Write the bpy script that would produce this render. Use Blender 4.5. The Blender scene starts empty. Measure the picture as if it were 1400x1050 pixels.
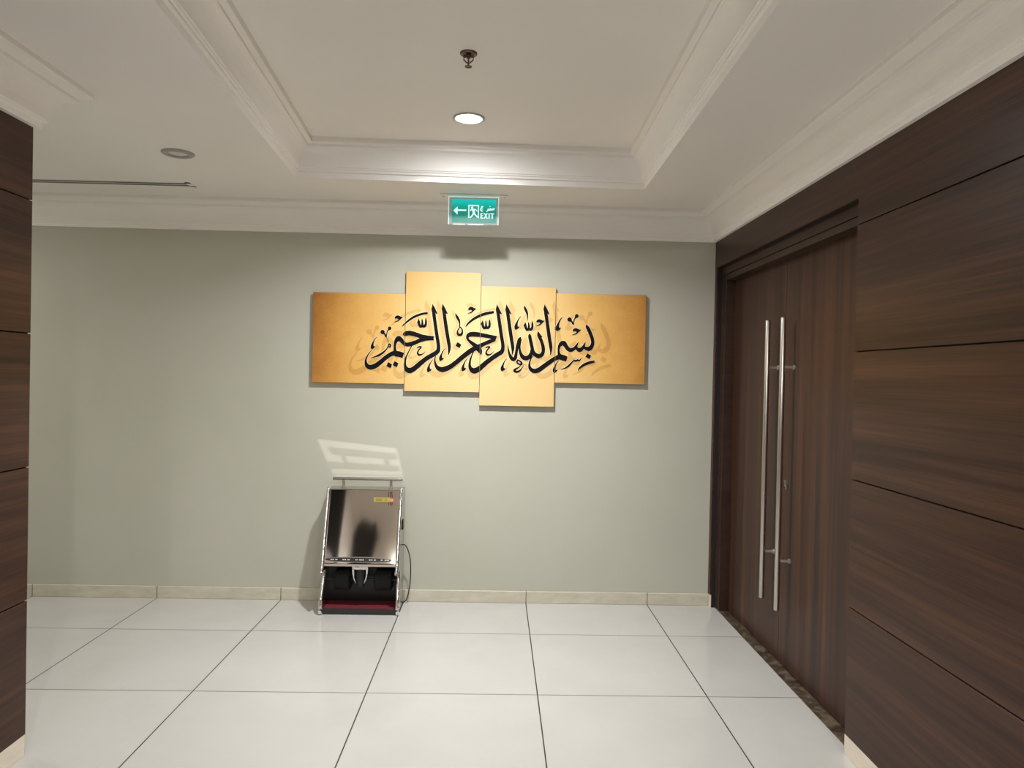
import bpy, bmesh, math, json
from mathutils import Vector, Matrix
sc = bpy.context.scene
COL = sc.collection

# ------------------------------------------------------------------ helpers
def lin(c):
    return tuple(((v/255)/12.92 if v/255 <= .04045 else ((v/255+.055)/1.055)**2.4) for v in c) + (1.0,)

class NT:
    """small node-tree builder"""
    def __init__(self, name):
        self.m = bpy.data.materials.new(name); self.m.use_nodes = True
        self.t = self.m.node_tree; self.t.nodes.clear()
        self.out = self.n('ShaderNodeOutputMaterial')
        self.b = self.n('ShaderNodeBsdfPrincipled')
        self.t.links.new(self.b.outputs[0], self.out.inputs[0])
    def n(self, typ, **kw):
        x = self.t.nodes.new(typ)
        for k, v in kw.items(): setattr(x, k, v)
        return x
    def l(self, a, b): self.t.links.new(a, b)
    def put(self, sock, v):
        if isinstance(v, bpy.types.NodeSocket): self.l(v, sock)
        else: sock.default_value = v
    def math(self, op, a, b=None, c=None, clamp=False):
        x = self.n('ShaderNodeMath', operation=op); x.use_clamp = clamp
        self.put(x.inputs[0], a)
        if b is not None: self.put(x.inputs[1], b)
        if c is not None: self.put(x.inputs[2], c)
        return x.outputs[0]
    def pos(self):
        g = self.n('ShaderNodeNewGeometry'); s = self.n('ShaderNodeSeparateXYZ')
        self.l(g.outputs['Position'], s.inputs[0]); return g.outputs['Position'], s.outputs
    def noise(self, scale_vec, scale=1.0, detail=4, rough=.55, dist=0.0):
        g = self.n('ShaderNodeNewGeometry'); mp = self.n('ShaderNodeMapping')
        self.l(g.outputs['Position'], mp.inputs[0]); mp.inputs['Scale'].default_value = scale_vec
        x = self.n('ShaderNodeTexNoise'); self.l(mp.outputs[0], x.inputs['Vector'])
        x.inputs['Scale'].default_value = scale; x.inputs['Detail'].default_value = detail
        x.inputs['Roughness'].default_value = rough; x.inputs['Distortion'].default_value = dist
        return x.outputs['Fac']
    def ramp(self, fac, stops, interp='LINEAR'):
        r = self.n('ShaderNodeValToRGB'); r.color_ramp.interpolation = interp
        e = r.color_ramp.elements
        while len(e) < len(stops): e.new(.5)
        for k, (p, c) in enumerate(stops): e[k].position = p; e[k].color = c
        self.put(r.inputs[0], fac); return r.outputs[0]
    def mix(self, fac, a, b, blend='MIX'):
        x = self.n('ShaderNodeMix', data_type='RGBA', blend_type=blend)
        self.put(x.inputs[0], fac); self.put(x.inputs[6], a); self.put(x.inputs[7], b); return x.outputs[2]
    def bump(self, h, strength=.2, dist=.01):
        x = self.n('ShaderNodeBump'); x.inputs['Strength'].default_value = strength
        x.inputs['Distance'].default_value = dist; self.l(h, x.inputs['Height'])
        self.l(x.outputs[0], self.b.inputs['Normal'])
    def set(self, **kw):
        for k, v in kw.items(): self.put(self.b.inputs[k.replace('_', ' ')], v)
        return self

def plain(name, rgb, rough=.5, metal=0.0, spec=.5, emit=None, estr=0, var=.06, vscale=30):
    t = NT(name)
    f = t.noise((1, 1, 1), vscale, 3)
    c = lin(rgb)
    d = tuple(v*(1-var) for v in c[:3]) + (1,); e = tuple(min(1, v*(1+var)) for v in c[:3]) + (1,)
    t.set(Base_Color=t.ramp(f, [(.3, d), (.7, e)]), Roughness=rough, Metallic=metal)
    t.b.inputs['Specular IOR Level'].default_value = spec
    if emit: t.b.inputs['Emission Color'].default_value = lin(emit); t.b.inputs['Emission Strength'].default_value = estr
    return t.m

def link(name, bm, mat, parent=None, smooth=False, bevel=0, seg=2):
    org = ORG.get(parent.name, Vector((0, 0, 0))) if parent else Vector((0, 0, 0))
    bmesh.ops.recalc_face_normals(bm, faces=bm.faces)
    if parent: bmesh.ops.translate(bm, verts=bm.verts, vec=-org)
    me = bpy.data.meshes.new(name); bm.to_mesh(me); bm.free()
    o = bpy.data.objects.new(name, me); COL.objects.link(o)
    for m in (mat if isinstance(mat, (list, tuple)) else [mat]): me.materials.append(m)
    if parent: o.parent = parent
    ORG[o.name] = org
    if smooth:
        for p in me.polygons: p.use_smooth = True
    if bevel:
        md = o.modifiers.new('bevel', 'BEVEL'); md.width = bevel; md.segments = seg
        md.limit_method = 'ANGLE'; md.angle_limit = math.radians(40)
    return o
ORG = {}
def thing(name, loc, label=None, cat=None, group=None, kind=None):
    o = bpy.data.objects.new(name, None); COL.objects.link(o); o.location = loc
    o.empty_display_size = .1
    ORG[o.name] = Vector(loc)
    if label: o['label'] = label
    if cat: o['category'] = cat
    if group: o['group'] = group
    if kind: o['kind'] = kind
    return o
def struct(name, bm, mat, label=None, **kw):
    o = link(name, bm, mat, **kw); o['kind'] = 'structure'
    if label: o['label'] = label
    return o

def box(bm, x0, x1, y0, y1, z0, z1):
    v = [bm.verts.new((x, y, z)) for x in (x0, x1) for y in (y0, y1) for z in (z0, z1)]
    for f in ((0, 1, 3, 2), (4, 6, 7, 5), (0, 4, 5, 1), (2, 3, 7, 6), (0, 2, 6, 4), (1, 5, 7, 3)):
        bm.faces.new([v[i] for i in f])
def prism(bm, pts, axis, a, b):
    """polygon in the two other axes, extruded along axis from a to b"""
    def P(p, t):
        return {'x': (t, p[0], p[1]), 'y': (p[0], t, p[1]), 'z': (p[0], p[1], t)}[axis]
    A = [bm.verts.new(P(p, a)) for p in pts]; B = [bm.verts.new(P(p, b)) for p in pts]
    n = len(pts)
    bm.faces.new(A); bm.faces.new(B[::-1])
    for i in range(n): bm.faces.new((A[i], A[(i+1) % n], B[(i+1) % n], B[i]))
def tube(bm, pts, r, seg=12, cap=True):
    pts = [Vector(p) for p in pts]; rings = []
    up = Vector((0, 0, 1))
    for i, p in enumerate(pts):
        d = (pts[min(i+1, len(pts)-1)] - pts[max(i-1, 0)]).normalized()
        a = d.cross(up)
        if a.length < .05: a = d.cross(Vector((0, 1, 0)))
        a.normalize(); b = d.cross(a)
        rr = r[i] if isinstance(r, (list, tuple)) else r
        rings.append([bm.verts.new(p + (a*math.cos(t) + b*math.sin(t))*rr) for t in [2*math.pi*k/seg for k in range(seg)]])
    for A, B in zip(rings, rings[1:]):
        for k in range(seg): bm.faces.new((A[k], A[(k+1) % seg], B[(k+1) % seg], B[k]))
    if cap: bm.faces.new(rings[0][::-1]); bm.faces.new(rings[-1])
def lathe(bm, prof, c, seg=40, closed=False):
    """prof: (radius, z) around the vertical axis through c"""
    rings = []
    for r, z in prof:
        if r < 1e-6: rings.append([bm.verts.new((c[0], c[1], c[2]+z))])
        else: rings.append([bm.verts.new((c[0]+r*math.cos(2*math.pi*k/seg), c[1]+r*math.sin(2*math.pi*k/seg), c[2]+z)) for k in range(seg)])
    for A, B in zip(rings, rings[1:]):
        for k in range(seg):
            k2 = (k+1) % seg
            if len(A) == 1 and len(B) == 1: continue
            if len(A) == 1: bm.faces.new((A[0], B[k], B[k2]))
            elif len(B) == 1: bm.faces.new((A[k], A[k2], B[0]))
            else: bm.faces.new((A[k], A[k2], B[k2], B[k]))
def crom(pts, n):
    out = []
    for i in range(len(pts)-1):
        p = [pts[max(i-1, 0)], pts[i], pts[i+1], pts[min(i+2, len(pts)-1)]]
        for k in range(n):
            t = k/n
            out.append(tuple(.5*(2*b + (c-a)*t + (2*a-5*b+4*c-d)*t*t + (3*b-a-3*c+d)*t**3) for a, b, c, d in zip(*p)))
    out.append(tuple(pts[-1])); return out
def sweep(bm, path, prof, close=False, side=1):
    """prof (out, z) carried along a plan polyline; 'out' is to the left of travel when side=1; mitred corners"""
    n = len(path); P = [Vector(p) for p in path]; nor = []
    for i in range(n):
        ds = []
        if close or i > 0: ds.append((P[i]-P[i-1]).normalized())
        if close or i < n-1: ds.append((P[(i+1) % n]-P[i]).normalized())
        ns = [Vector((-d.y, d.x))*side for d in ds]
        if len(ns) == 1: nor.append(ns[0])
        else:
            m = (ns[0]+ns[1]).normalized(); nor.append(m/max(.2, m.dot(ns[0])))
    rings = [[bm.verts.new((P[i].x+nor[i].x*o, P[i].y+nor[i].y*o, z)) for o, z in prof] for i in range(n)]
    rng = range(n) if close else range(n-1)
    for i in rng:
        A, B = rings[i], rings[(i+1) % n]
        for k in range(len(prof)-1): bm.faces.new((A[k], A[k+1], B[k+1], B[k]))
    return rings

# ------------------------------------------------------------------ measures
HC, HU = 2.58, 2.766            # lower ceiling, tray ceiling
XR, XL, YL = 1.203, -1.996, -1.966
YB, XF = -7.2, -6.0             # far ends of the room
ZC = 2.395                      # underside of the cornice
J = [.083, .597, 1.106, 1.615, 2.119]   # panel joints
OP0, OP1, OPZ = -.045, -1.90, 2.225     # door opening

# ------------------------------------------------------------------ materials
t = NT('wall_paint')
w = t.noise((1, 1, 1), 1.3, 3); fine = t.noise((1, 1, 1), 260, 2)
t.set(Base_Color=t.ramp(w, [(.3, lin((181, 179, 164))), (.7, lin((187, 185, 171)))]), Roughness=.55)
t.b.inputs['Specular IOR Level'].default_value = .3; t.bump(fine, .05, .002)
M_WALL = t.m
t = NT('ceiling_paint')
w = t.noise((1, 1, 1), 1.1, 3)
t.set(Base_Color=t.ramp(w, [(.3, lin((234, 230, 224))), (.7, lin((239, 235, 229)))]), Roughness=.6)
t.b.inputs['Specular IOR Level'].default_value = .25
M_CEIL = t.m
M_CORN = plain('plaster_moulding', (238, 234, 228), .5, spec=.35, var=.015, vscale=3)

def wood(name, axis, c, rough=.33, fine_amt=.35):
    t = NT(name)
    if axis == 'y':
        broad = t.noise((3, .35, 9), 1, 5, .6, .3); band = t.noise((4, .8, 36), 1, 4, .6); grain = t.noise((20, 1.6, 170), 1, 3, .6)
    else:
        broad = t.noise((3, 9, .3), 1, 5, .6, .2); band = t.noise((3, 22, .5), 1, 3, .6); grain = t.noise((20, 130, 1.2), 1, 3, .6)
    f = t.math('ADD', t.math('MULTIPLY', broad, .42), t.math('ADD', t.math('MULTIPLY', band, .34), t.math('MULTIPLY', grain, .24)))
    col = t.ramp(f, [(.36, lin(c[0])), (.46, lin(c[1])), (.54, lin(c[2])), (.66, lin(c[3]))])
    t.set(Base_Color=col, Roughness=t.math('ADD', rough-.04, t.math('MULTIPLY', grain, .08)))
    t.b.inputs['Specular IOR Level'].default_value = .2
    t.bump(grain, .08, .001)
    return t.m
M_PANEL = wood('wenge_panel', 'y', [(40, 24, 18), (54, 34, 25), (66, 43, 31), (86, 56, 38)])
M_PANELTOP = M_PANEL
M_DOOR = wood('wenge_door', 'z', [(44, 28, 22), (55, 36, 28), (66, 43, 32), (90, 57, 39)], .36)
M_FRAME = wood('wenge_frame', 'y', [(46, 32, 27), (54, 38, 32), (60, 43, 35), (68, 48, 39)], .4)
M_GAP = plain('panel_gap', (22, 15, 13), .8, var=.1)

# polished floor tiles with joints laid out on the floor itself
t = NT('porcelain_floor')
p, s = t.pos()
fx = t.math('ABSOLUTE', t.math('SUBTRACT', t.math('FRACT', t.math('ADD', t.math('DIVIDE', s[0], .8), 20.5)), .5))
fy = t.math('ABSOLUTE', t.math('SUBTRACT', t.math('FRACT', t.math('ADD', t.math('DIVIDE', t.math('ADD', s[1], .5848), .8), 20.5)), .5))
jx = t.math('LESS_THAN', fx, .0034); jy = t.math('LESS_THAN', fy, .0042)
cl = t.noise((1, 1, 1), 2.2, 5, .6); sp = t.noise((1, 1, 1), 38, 4, .7)
base = t.mix(t.math('MULTIPLY', sp, .5), t.ramp(cl, [(.3, lin((182, 180, 174))), (.7, lin((191, 189, 184)))]), lin((189, 186, 180)))
# slight tile to tile tone
ix = t.math('FLOOR', t.math('DIVIDE', s[0], .8)); iy = t.math('FLOOR', t.math('DIVIDE', t.math('ADD', s[1], .5848), .8))
cb = t.n('ShaderNodeCombineXYZ'); t.l(ix, cb.inputs[0]); t.l(iy, cb.inputs[1])
wn = t.n('ShaderNodeTexWhiteNoise'); t.l(cb.outputs[0], wn.inputs['Vector'])
tone = t.math('ADD', .975, t.math('MULTIPLY', wn.outputs[0], .04))
hs = t.n('ShaderNodeHueSaturation'); t.l(base, hs.inputs['Color']); t.l(tone, hs.inputs['Value'])
col = t.mix(jy, hs.outputs[0], lin((112, 104, 95))); col = t.mix(jx, col, lin((26, 22, 19)))
jj = t.math('MAXIMUM', jx, jy)
t.set(Base_Color=col, Roughness=t.math('ADD', .13, t.math('MULTIPLY', jj, .5)))
t.b.inputs['Specular IOR Level'].default_value = .5
M_FLOOR = t.m

t = NT('baseboard_tile')
p, s = t.pos()
fx = t.math('ABSOLUTE', t.math('SUBTRACT', t.math('FRACT', t.math('ADD', t.math('DIVIDE', s[0], .8), 20.5)), .5))
fy = t.math('ABSOLUTE', t.math('SUBTRACT', t.math('FRACT', t.math('ADD', t.math('DIVIDE', t.math('ADD', s[1], .3), .8), 20.5)), .5))
cl = t.noise((2, 2, 6), 4, 5, .65)
c0 = t.ramp(cl, [(.3, lin((186, 180, 160))), (.7, lin((205, 199, 181)))])
t.set(Base_Color=t.mix(t.math('LESS_THAN', fx, .0026), c0, lin((70, 64, 52))), Roughness=.3)
M_BASE = t.m
t = NT('baseboard_side_tile')
cl = t.noise((2, 2, 6), 4, 5, .65)
t.set(Base_Color=t.ramp(cl, [(.3, lin((212, 200, 182))), (.7, lin((226, 215, 198)))]), Roughness=.3)
M_BASES = t.m
t = NT('brown_marble')
a = t.noise((1, 1, 1), 14, 6, .65, 1.5); b = t.noise((1, 1, 1), 5, 5, .6, 2.5)
v = t.math('ADD', t.math('MULTIPLY', a, .5), t.math('MULTIPLY', b, .5))
t.set(Base_Color=t.ramp(v, [(.38, lin((46, 38, 30))), (.5, lin((76, 65, 52))), (.58, lin((112, 98, 79))), (.64, lin((66, 55, 43)))]), Roughness=.35)
M_MARBLE = t.m

t = NT('gold_canvas')
def canvas_col(t):
    p, s = t.pos()
    d = t.math('ABSOLUTE', t.math('ADD', s[0], .3))
    n1 = t.noise((1, 1, 1), 5, 6, .7); n2 = t.noise((1, 1, 1), 70, 3, .7)
    d2 = t.math('ADD', d, t.math('MULTIPLY', t.math('SUBTRACT', n1, .5), .35))
    d2 = t.math('ADD', d2, t.math('MULTIPLY', t.math('SUBTRACT', n2, .5), .16))
    d2 = t.math('ADD', d2, t.math('MULTIPLY', t.math('SUBTRACT', s[2], 1.75), .12))
    ex = t.math('MULTIPLY', t.math('MAXIMUM', t.math('SUBTRACT', d, .86), 0.0), .5)
    d2 = t.math('MULTIPLY', t.math('ADD', d2, ex), .72)
    return t.ramp(d2, [(.0, lin((220, 190, 136))), (.26, lin((218, 185, 126))), (.40, lin((217, 177, 109))), (.58, lin((208, 160, 86))), (.76, lin((190, 136, 64))), (.95, lin((150, 94, 40)))])
c = canvas_col(t); t.set(Base_Color=c, Roughness=.5); t.b.inputs['Specular IOR Level'].default_value = .3
wv = t.noise((1, 1, 1), 420, 2); t.bump(wv, .1, .001)
M_CANV = t.m
t = NT('gold_canvas_echo')
c = canvas_col(t); t.set(Base_Color=t.mix(1.0, c, lin((235, 229, 219)), 'MULTIPLY'), Roughness=.5)
t.b.inputs['Specular IOR Level'].default_value = .3
M_ECHO = t.m
M_INK = plain('black_ink', (16, 13, 14), .7, spec=.1, var=.1)
M_HALO = plain('pale_lettering_edge', (255, 238, 196), .6, var=.02)
M_CANVEDGE = plain('canvas_edge', (120, 84, 44), .7)

def steel(name, rgb, rough, bump=0, scale=200, stretch=(1, 1, 1), dist=.002):
    t = NT(name)
    f = t.noise(stretch, scale, 2)
    t.set(Base_Color=t.ramp(f, [(.3, lin(tuple(v*.96 for v in rgb))), (.7, lin(rgb))]), Metallic=1.0, Roughness=rough)
    if bump: t.bump(f, bump, dist)
    return t.m
M_BRUSH = steel('brushed_steel', (200, 194, 186), .28, .03, 300, (1, 1, .02))
M_CHROME = steel('hammered_chrome', (240, 239, 238), .16, .5, 60, (1, 1, 1), .006)
M_HANDLE = steel('handle_steel', (150, 146, 140), .35)
M_POST = plain('satin_post', (205, 200, 192), .35, metal=.6, var=.02)
M_SHEET = steel('stainless_sheet', (196, 190, 182), .2)
M_MIRROR = None
t = NT('mirror_steel_panel')
wv = t.noise((3.2, .5, .9), 1, 1, .3, .3)
t.set(Base_Color=lin((206, 196, 184)), Metallic=1.0, Roughness=.07); t.bump(wv, .16, .05)
M_MIRROR = t.m
M_BLACK = plain('black_plastic', (14, 13, 14), .35, var=.15)
M_PALEPANEL = plain('pale_panel_finish', (190, 186, 180), .4, var=.03)
M_MATTE = plain('matte_black', (10, 9, 10), .9, spec=.05)
M_RUBBER = plain('black_rubber', (18, 17, 17), .5, var=.15)
M_DARK = plain('dark_painted_steel', (38, 36, 33), .4, var=.1)
t = NT('black_bristles')
f = t.noise((400, 30, 30), 1, 3); t.set(Base_Color=t.ramp(f, [(.35, lin((5, 5, 6))), (.7, lin((26, 24, 26)))]), Roughness=.8); t.bump(f, .6, .004)
M_BRIST = t.m
t = NT('red_carpet')
f = t.noise((1, 1, 1), 500, 3); t.set(Base_Color=t.ramp(f, [(.3, lin((84, 12, 24))), (.7, lin((118, 22, 36)))]), Roughness=.9); t.bump(f, .4, .003)
M_RED = t.m
M_GOLD = plain('gold_label', (158, 140, 62), .5)
M_GOLDTXT = plain('label_print', (120, 98, 30), .5)
M_LED = plain('red_led', (255, 60, 60), .3, emit=(255, 50, 45), estr=6)
M_SLOT = plain('red_slot', (60, 10, 14), .5)
M_WHITE = plain('white_print', (232, 232, 226), .5, var=.03)
M_RING = plain('fixture_white_metal', (176, 170, 162), .4, var=.03)
M_RINGG = plain('fixture_grey_metal', (160, 154, 147), .35, metal=.0, var=.03)
M_LENS = plain('frosted_lens', (214, 209, 202), .5, var=.02)
M_LENSON = plain('lit_lens', (255, 255, 255), .4, emit=(238, 244, 255), estr=30)
M_BRONZE = steel('bronze_metal', (112, 94, 80), .35)
t = NT('sign_green')
t.set(Base_Color=lin((0, 30, 26)), Roughness=.5)
p, s = t.pos()
g = t.ramp(t.math('DIVIDE', t.math('SUBTRACT', s[2], 2.39), .15, clamp=True), [(0, lin((0, 160, 142))), (.55, lin((0, 150, 130))), (.8, lin((0, 178, 158))), (1, lin((0, 214, 200)))])
t.l(g, t.b.inputs['Emission Color']); t.b.inputs['Emission Strength'].default_value = .66
M_GREEN = t.m
M_SIGNW = plain('sign_white', (90, 105, 100), .6, emit=(215, 255, 245), estr=.82, var=.01)
t = NT('clear_acrylic')
t.set(Base_Color=lin((150, 160, 157)), Roughness=.15); t.b.inputs['Alpha'].default_value = .5
t.b.inputs['Emission Color'].default_value = lin((190, 220, 212)); t.b.inputs['Emission Strength'].default_value = .12
M_ACRYL = t.m
M_ACEDGE = plain('acrylic_lit_edge', (130, 150, 146), .3, emit=(205, 255, 242), estr=.55, var=.01)

# ------------------------------------------------------------------ room shell
bm = bmesh.new(); box(bm, XF, 1.6, YB, 0.1, -.1, 0); struct('floor', bm, M_FLOOR, 'pale polished large square floor tiles')
bm = bmesh.new(); box(bm, XF, XR+.25, 0, .12, 0, 2.9); struct('wall_back', bm, M_WALL, 'grey-green painted back wall')
bm = bmesh.new(); box(bm, XF-.12, XF, YB, .12, 0, 2.9); struct('wall_end', bm, M_WALL, 'corridor end wall')
bm = bmesh.new(); box(bm, XF, 1.6, YB-.12, YB, 0, 2.9); struct('wall_front', bm, M_PANEL, 'wall behind the viewer')

# ceiling with a tray opening
T = [(-1.366, -.691), (.604, -.622), (.508, -6.0), (-1.047, -6.0)]
bm = bmesh.new()
O = [(XF, 0.0), (XR+.4, 0.0), (XR+.4, YB), (XF, YB)]
vo = [bm.verts.new((x, y, HC)) for x, y in O]; vi = [bm.verts.new((x, y, HC)) for x, y in T]
for k in range(4): bm.faces.new((vo[k], vo[(k+1) % 4], vi[(k+1) % 4], vi[k]))
# tray ceiling
vt = [bm.verts.new((x+dx, y+dy, HU)) for (x, y), (dx, dy) in zip(T, [(-.02, .02), (.02, .02), (.02, -.02), (-.02, -.02)])]
bm.faces.new(vt)
struct('ceiling', bm, M_CEIL, 'cream plaster ceiling with a recessed tray')
cove = lambda x0, z0, x1, z1, n=10, vert_first=True: [(x0+(x1-x0)*(1-math.cos(a)), z0+(z1-z0)*math.sin(a)) for a in [math.pi/2*k/n for k in range(n+1)]]
prof = [(-.012, HC-.001), (-.006, HC-.010), (.004, HC-.010), (.006, HC+.020), (.018, HC+.023), (.018, HC+.034), (.024, HC+.036), (.026, HC+.044)]
prof += [(a, b) for a, b in cove(.030, HC+.046, .082, HC+.140)]
prof += [(.086, HC+.143), (.086, HC+.155), (.110, HC+.160), (.112, HC+.1865)]
bm = bmesh.new(); sweep(bm, T, prof, close=True, side=-1)
struct('trim_1', bm, M_CORN, 'white stepped moulding round the ceiling tray')
# wall cornices
cp = [(0, ZC), (.020, ZC), (.022, ZC+.022), (.030, ZC+.026), (.032, ZC+.034)]
cp += cove(.036, ZC+.036, .104, ZC+.132)
cp += [(.108, ZC+.134), (.110, ZC+.146), (.140, ZC+.160), (.146, ZC+.166), (.146, HC+.001)]
bm = bmesh.new(); sweep(bm, [(XF, 0), (XR, 0), (XR, YB)], cp, side=-1)
struct('trim_2', bm, M_CORN, 'white coved cornice along the back and right walls')
bm = bmesh.new(); sweep(bm, [(XF, YL), (XL, YL), (XL, YB)], cp, side=1)
struct('trim_3', bm, M_CORN, 'white coved cornice round the left wall corner')

# right wall: grooved wood panelling on a dark backing
bm = bmesh.new()
prism(bm, [(.0, J[0]), (.0, ZC+.12), (YB, ZC+.12), (YB, J[4]+.0025), (OP1, J[4]+.0025), (OP1, OPZ), (OP0, OPZ), (OP0, J[0])], 'x', XR, XR+.018)
for a, b in zip(J[:-1], J[1:]):
    box(bm, XR, XR+.018, YB, OP1, a+.0025 if a > .1 else a, b-.0025)
wr = struct('wall_right', bm, M_PANEL, 'dark brown horizontal wood panelling', bevel=.0012, seg=1)
bm = bmesh.new()
prism(bm, [(0.0, 0), (0.0, 2.9), (YB, 2.9), (YB, 0), (OP1+.001, 0), (OP1+.001, OPZ-.001), (OP0-.001, OPZ-.001), (OP0-.001, 0)], 'x', XR+.010, XR+.20)
bk = link('panel_backing', bm, M_GAP, wr)
# left wall
bm = bmesh.new()
rows = J + [ZC+.12]
for a, b in zip(rows[:-1], rows[1:]):
    box(bm, XL-.018, XL, YB, YL, a+.0025 if a > .1 else a, b-.0025)
wl = struct('wall_left', bm, M_PANEL, 'dark brown wood panelled wall end', bevel=.0012, seg=1)
bm = bmesh.new(); box(bm, XL, XL+.22, -5.25, -4.75, 0, HC); link('added_dark_column', bm, M_MATTE, wl)  # added out of view as a dark reflection for the polisher's front
bm = bmesh.new(); box(bm, XL, XL+.02, -3.0, -2.2, 1.3, 2.38); link('added_dark_panel', bm, M_MATTE, wl)  # unseen, added so the polisher's mirror front picks up a black strip
bm = bmesh.new(); box(bm, XL, XL+.02, -4.5, -3.05, .3, 2.38); link('added_pale_panel', bm, M_PALEPANEL, wl)  # added out of view to give the mirror front its pale band
bm = bmesh.new(); box(bm, XF, XL-.010, YB, YL-.002, 0, 2.9)
link('panel_backing', bm, M_GAP, wl)
bm = bmesh.new(); box(bm, XF, XL-.018, YL-.002, YL, 0, 2.9); link('end_face', bm, M_WALL, wl)
# baseboards
bm = bmesh.new(); box(bm, XF, XR-.0, -.012, 0, 0, .078); struct('baseboard_back', bm, M_BASE, 'stone tile skirting under the grey-green wall', bevel=.003)
bm = bmesh.new(); box(bm, XR, XR+.03, YB, OP1+.004, 0, .0825); box(bm, XR, XR+.02, OP0, -.0121, 0, .0825)
struct('baseboard_right', bm, M_BASES, 'beige stone skirting under the right wood panels', bevel=.002)
bm = bmesh.new(); box(bm, XL-.03, XL-.001, YB, YL-.002, 0, .0825); struct('baseboard_left', bm, M_BASES, 'beige stone skirting under the left wood panels', bevel=.002)
# threshold
bm = bmesh.new(); box(bm, XR+.034, 1.42, OP1+.001, OP0-.001, 0.0, .004); struct('trim_4', bm, M_MARBLE, 'dark brown marble threshold strip under the doors')

# ------------------------------------------------------------------ doors
XFR, XD = 1.236, 1.300
d = thing('door_1', (XD, (OP0+OP1)/2, 0), 'dark wood double door with two long steel bar handles', None, None, 'structure')
bm = bmesh.new()
Z1 = 2.135
# frame: outer architrave and a slightly lower inner step, with a groove between
for (ya, yb, zt, x0) in ((OP0-.001, OP1+.001, OPZ-.001, XFR),):
    prism(bm, [(ya, .004), (ya, zt), (yb, zt), (yb, .004), (yb+.034, .004), (yb+.034, zt-.052), (ya-.034, zt-.052), (ya-.034, .004)], 'x', x0, x0+.15)
a0, a1, zt = OP0-.038, OP1+.038, OPZ-.056
prism(bm, [(a0, .004), (a0, zt), (a1, zt), (a1, .004), (a1+.04, .004), (a1+.04, Z1), (a0-.04, Z1), (a0-.04, .004)], 'x', XFR+.004, XFR+.15)
link('door_frame', bm, M_FRAME, d, bevel=.0015)
Ya, Yb, Ym = OP0-.079, OP1+.079, -.958
def post(bm, y, z):
    tube(bm, [(XD, y, z), (1.244, y, z)], .0075, 16)
    tube(bm, [(XD, y, z), (XD-.006, y, z)], .013, 16)
for (y0, y1, hy, zt, zb, zp) in ((Ym+.0015, Ya, -.873, 1.818, .318, (1.565, .571)), (Yb, Ym-.0015, -1.084, 1.818, .318, (1.565, .571))):
    bm = bmesh.new(); box(bm, XD, XD+.045, y0, y1, .008, Z1+.01)
    leaf = link('door_leaf', bm, M_DOOR, d, bevel=.0015)
    bm = bmesh.new(); tube(bm, [(1.236, hy, zb), (1.236, hy, zb+.003), (1.236, hy, zt-.003), (1.236, hy, zt)], [.0125, .0135, .0135, .0125], 24)
    h = link('pull_handle', bm, M_BRUSH, leaf, smooth=False, bevel=0)
    for pz in zp:
        bm = bmesh.new(); post(bm, hy - (.0 if False else 0), pz)
        link('handle_post', bm, M_POST, leaf)
    for pl in h.data.polygons: pl.use_smooth = len(pl.vertices) == 4
    if hy < -1:
        bm = bmesh.new()
        tube(bm, [(XD, -1.024, .962), (XD-.012, -1.024, .962)], .016, 24)
        prism(bm, [(-1.024+.009*math.cos(a)+0, .955+.028*math.sin(a)) for a in [2*math.pi*k/20 for k in range(20)]], 'x', XD, XD-.006)
        box(bm, XD-.034, XD-.012, -1.027, -1.021, .954, .970)
        link('lock_cylinder', bm, M_BRUSH, leaf)

# ------------------------------------------------------------------ ceiling fixtures
D1 = (-.385, -1.143, HU)
r = thing('ceiling_light', D1, 'round recessed downlight glowing white in the ceiling tray', 'ceiling light')
bm = bmesh.new(); lathe(bm, [(.080, .0), (.080, -.004), (.074, -.007), (.066, -.006), (.064, .0), (.064, .004)], D1)
link('frame', bm, M_RING, r, smooth=True)
bm = bmesh.new(); lathe(bm, [(.064, -.002), (.045, -.0035), (0, -.004)], D1)
link('diffuser', bm, M_LENSON, r, smooth=True)
D2 = (-1.85, -1.058, HC)
r = thing('ceiling_light', D2, 'round unlit recessed downlight in the ceiling left of the tray', 'ceiling light')
bm = bmesh.new(); lathe(bm, [(.079, .0), (.079, -.004), (.072, -.009), (.054, -.011), (.050, -.008), (.047, -.002), (.046, .0)], D2)
link('frame', bm, M_RINGG, r, smooth=True)
bm = bmesh.new(); lathe(bm, [(.048, -.001), (.030, -.003), (0, -.004)], D2)
link('diffuser', bm, M_LENS, r, smooth=True)

S = (-.358, -1.872, HU)
r = thing('fire_sprinkler', S, 'small bronze pendent fire sprinkler on the tray ceiling', 'sprinkler')
bm = bmesh.new(); lathe(bm, [(.0345, 0), (.0345, -.003), (.031, -.007), (.022, -.008), (.020, -.004), (.017, -.002), (0, -.002)], S)
link('escutcheon', bm, M_BRONZE, r, smooth=True)
bm = bmesh.new(); lathe(bm, [(0, 0), (.011, 0), (.011, -.012), (.008, -.014), (.008, -.02), (0, -.02)], S, 16)
for sg in (-1, 1):
    tube(bm, [(S[0]+sg*.009, S[1], S[2]-.010), (S[0]+sg*.019, S[1], S[2]-.018), (S[0]+sg*.019, S[1], S[2]-.026), (S[0]+sg*.004, S[1], S[2]-.040)], .0028, 8)
tube(bm, [(S[0], S[1], S[2]-.015), (S[0], S[1], S[2]-.05)], .0035, 10)
link('sprinkler_body', bm, M_BRONZE, r)
bm = bmesh.new(); lathe(bm, [(0, -.048), (.005, -.048), (.014, -.052), (.015, -.054), (.013, -.055), (.005, -.052), (0, -.052)], S, 20)
link('deflector', bm, M_BRONZE, r)

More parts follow.
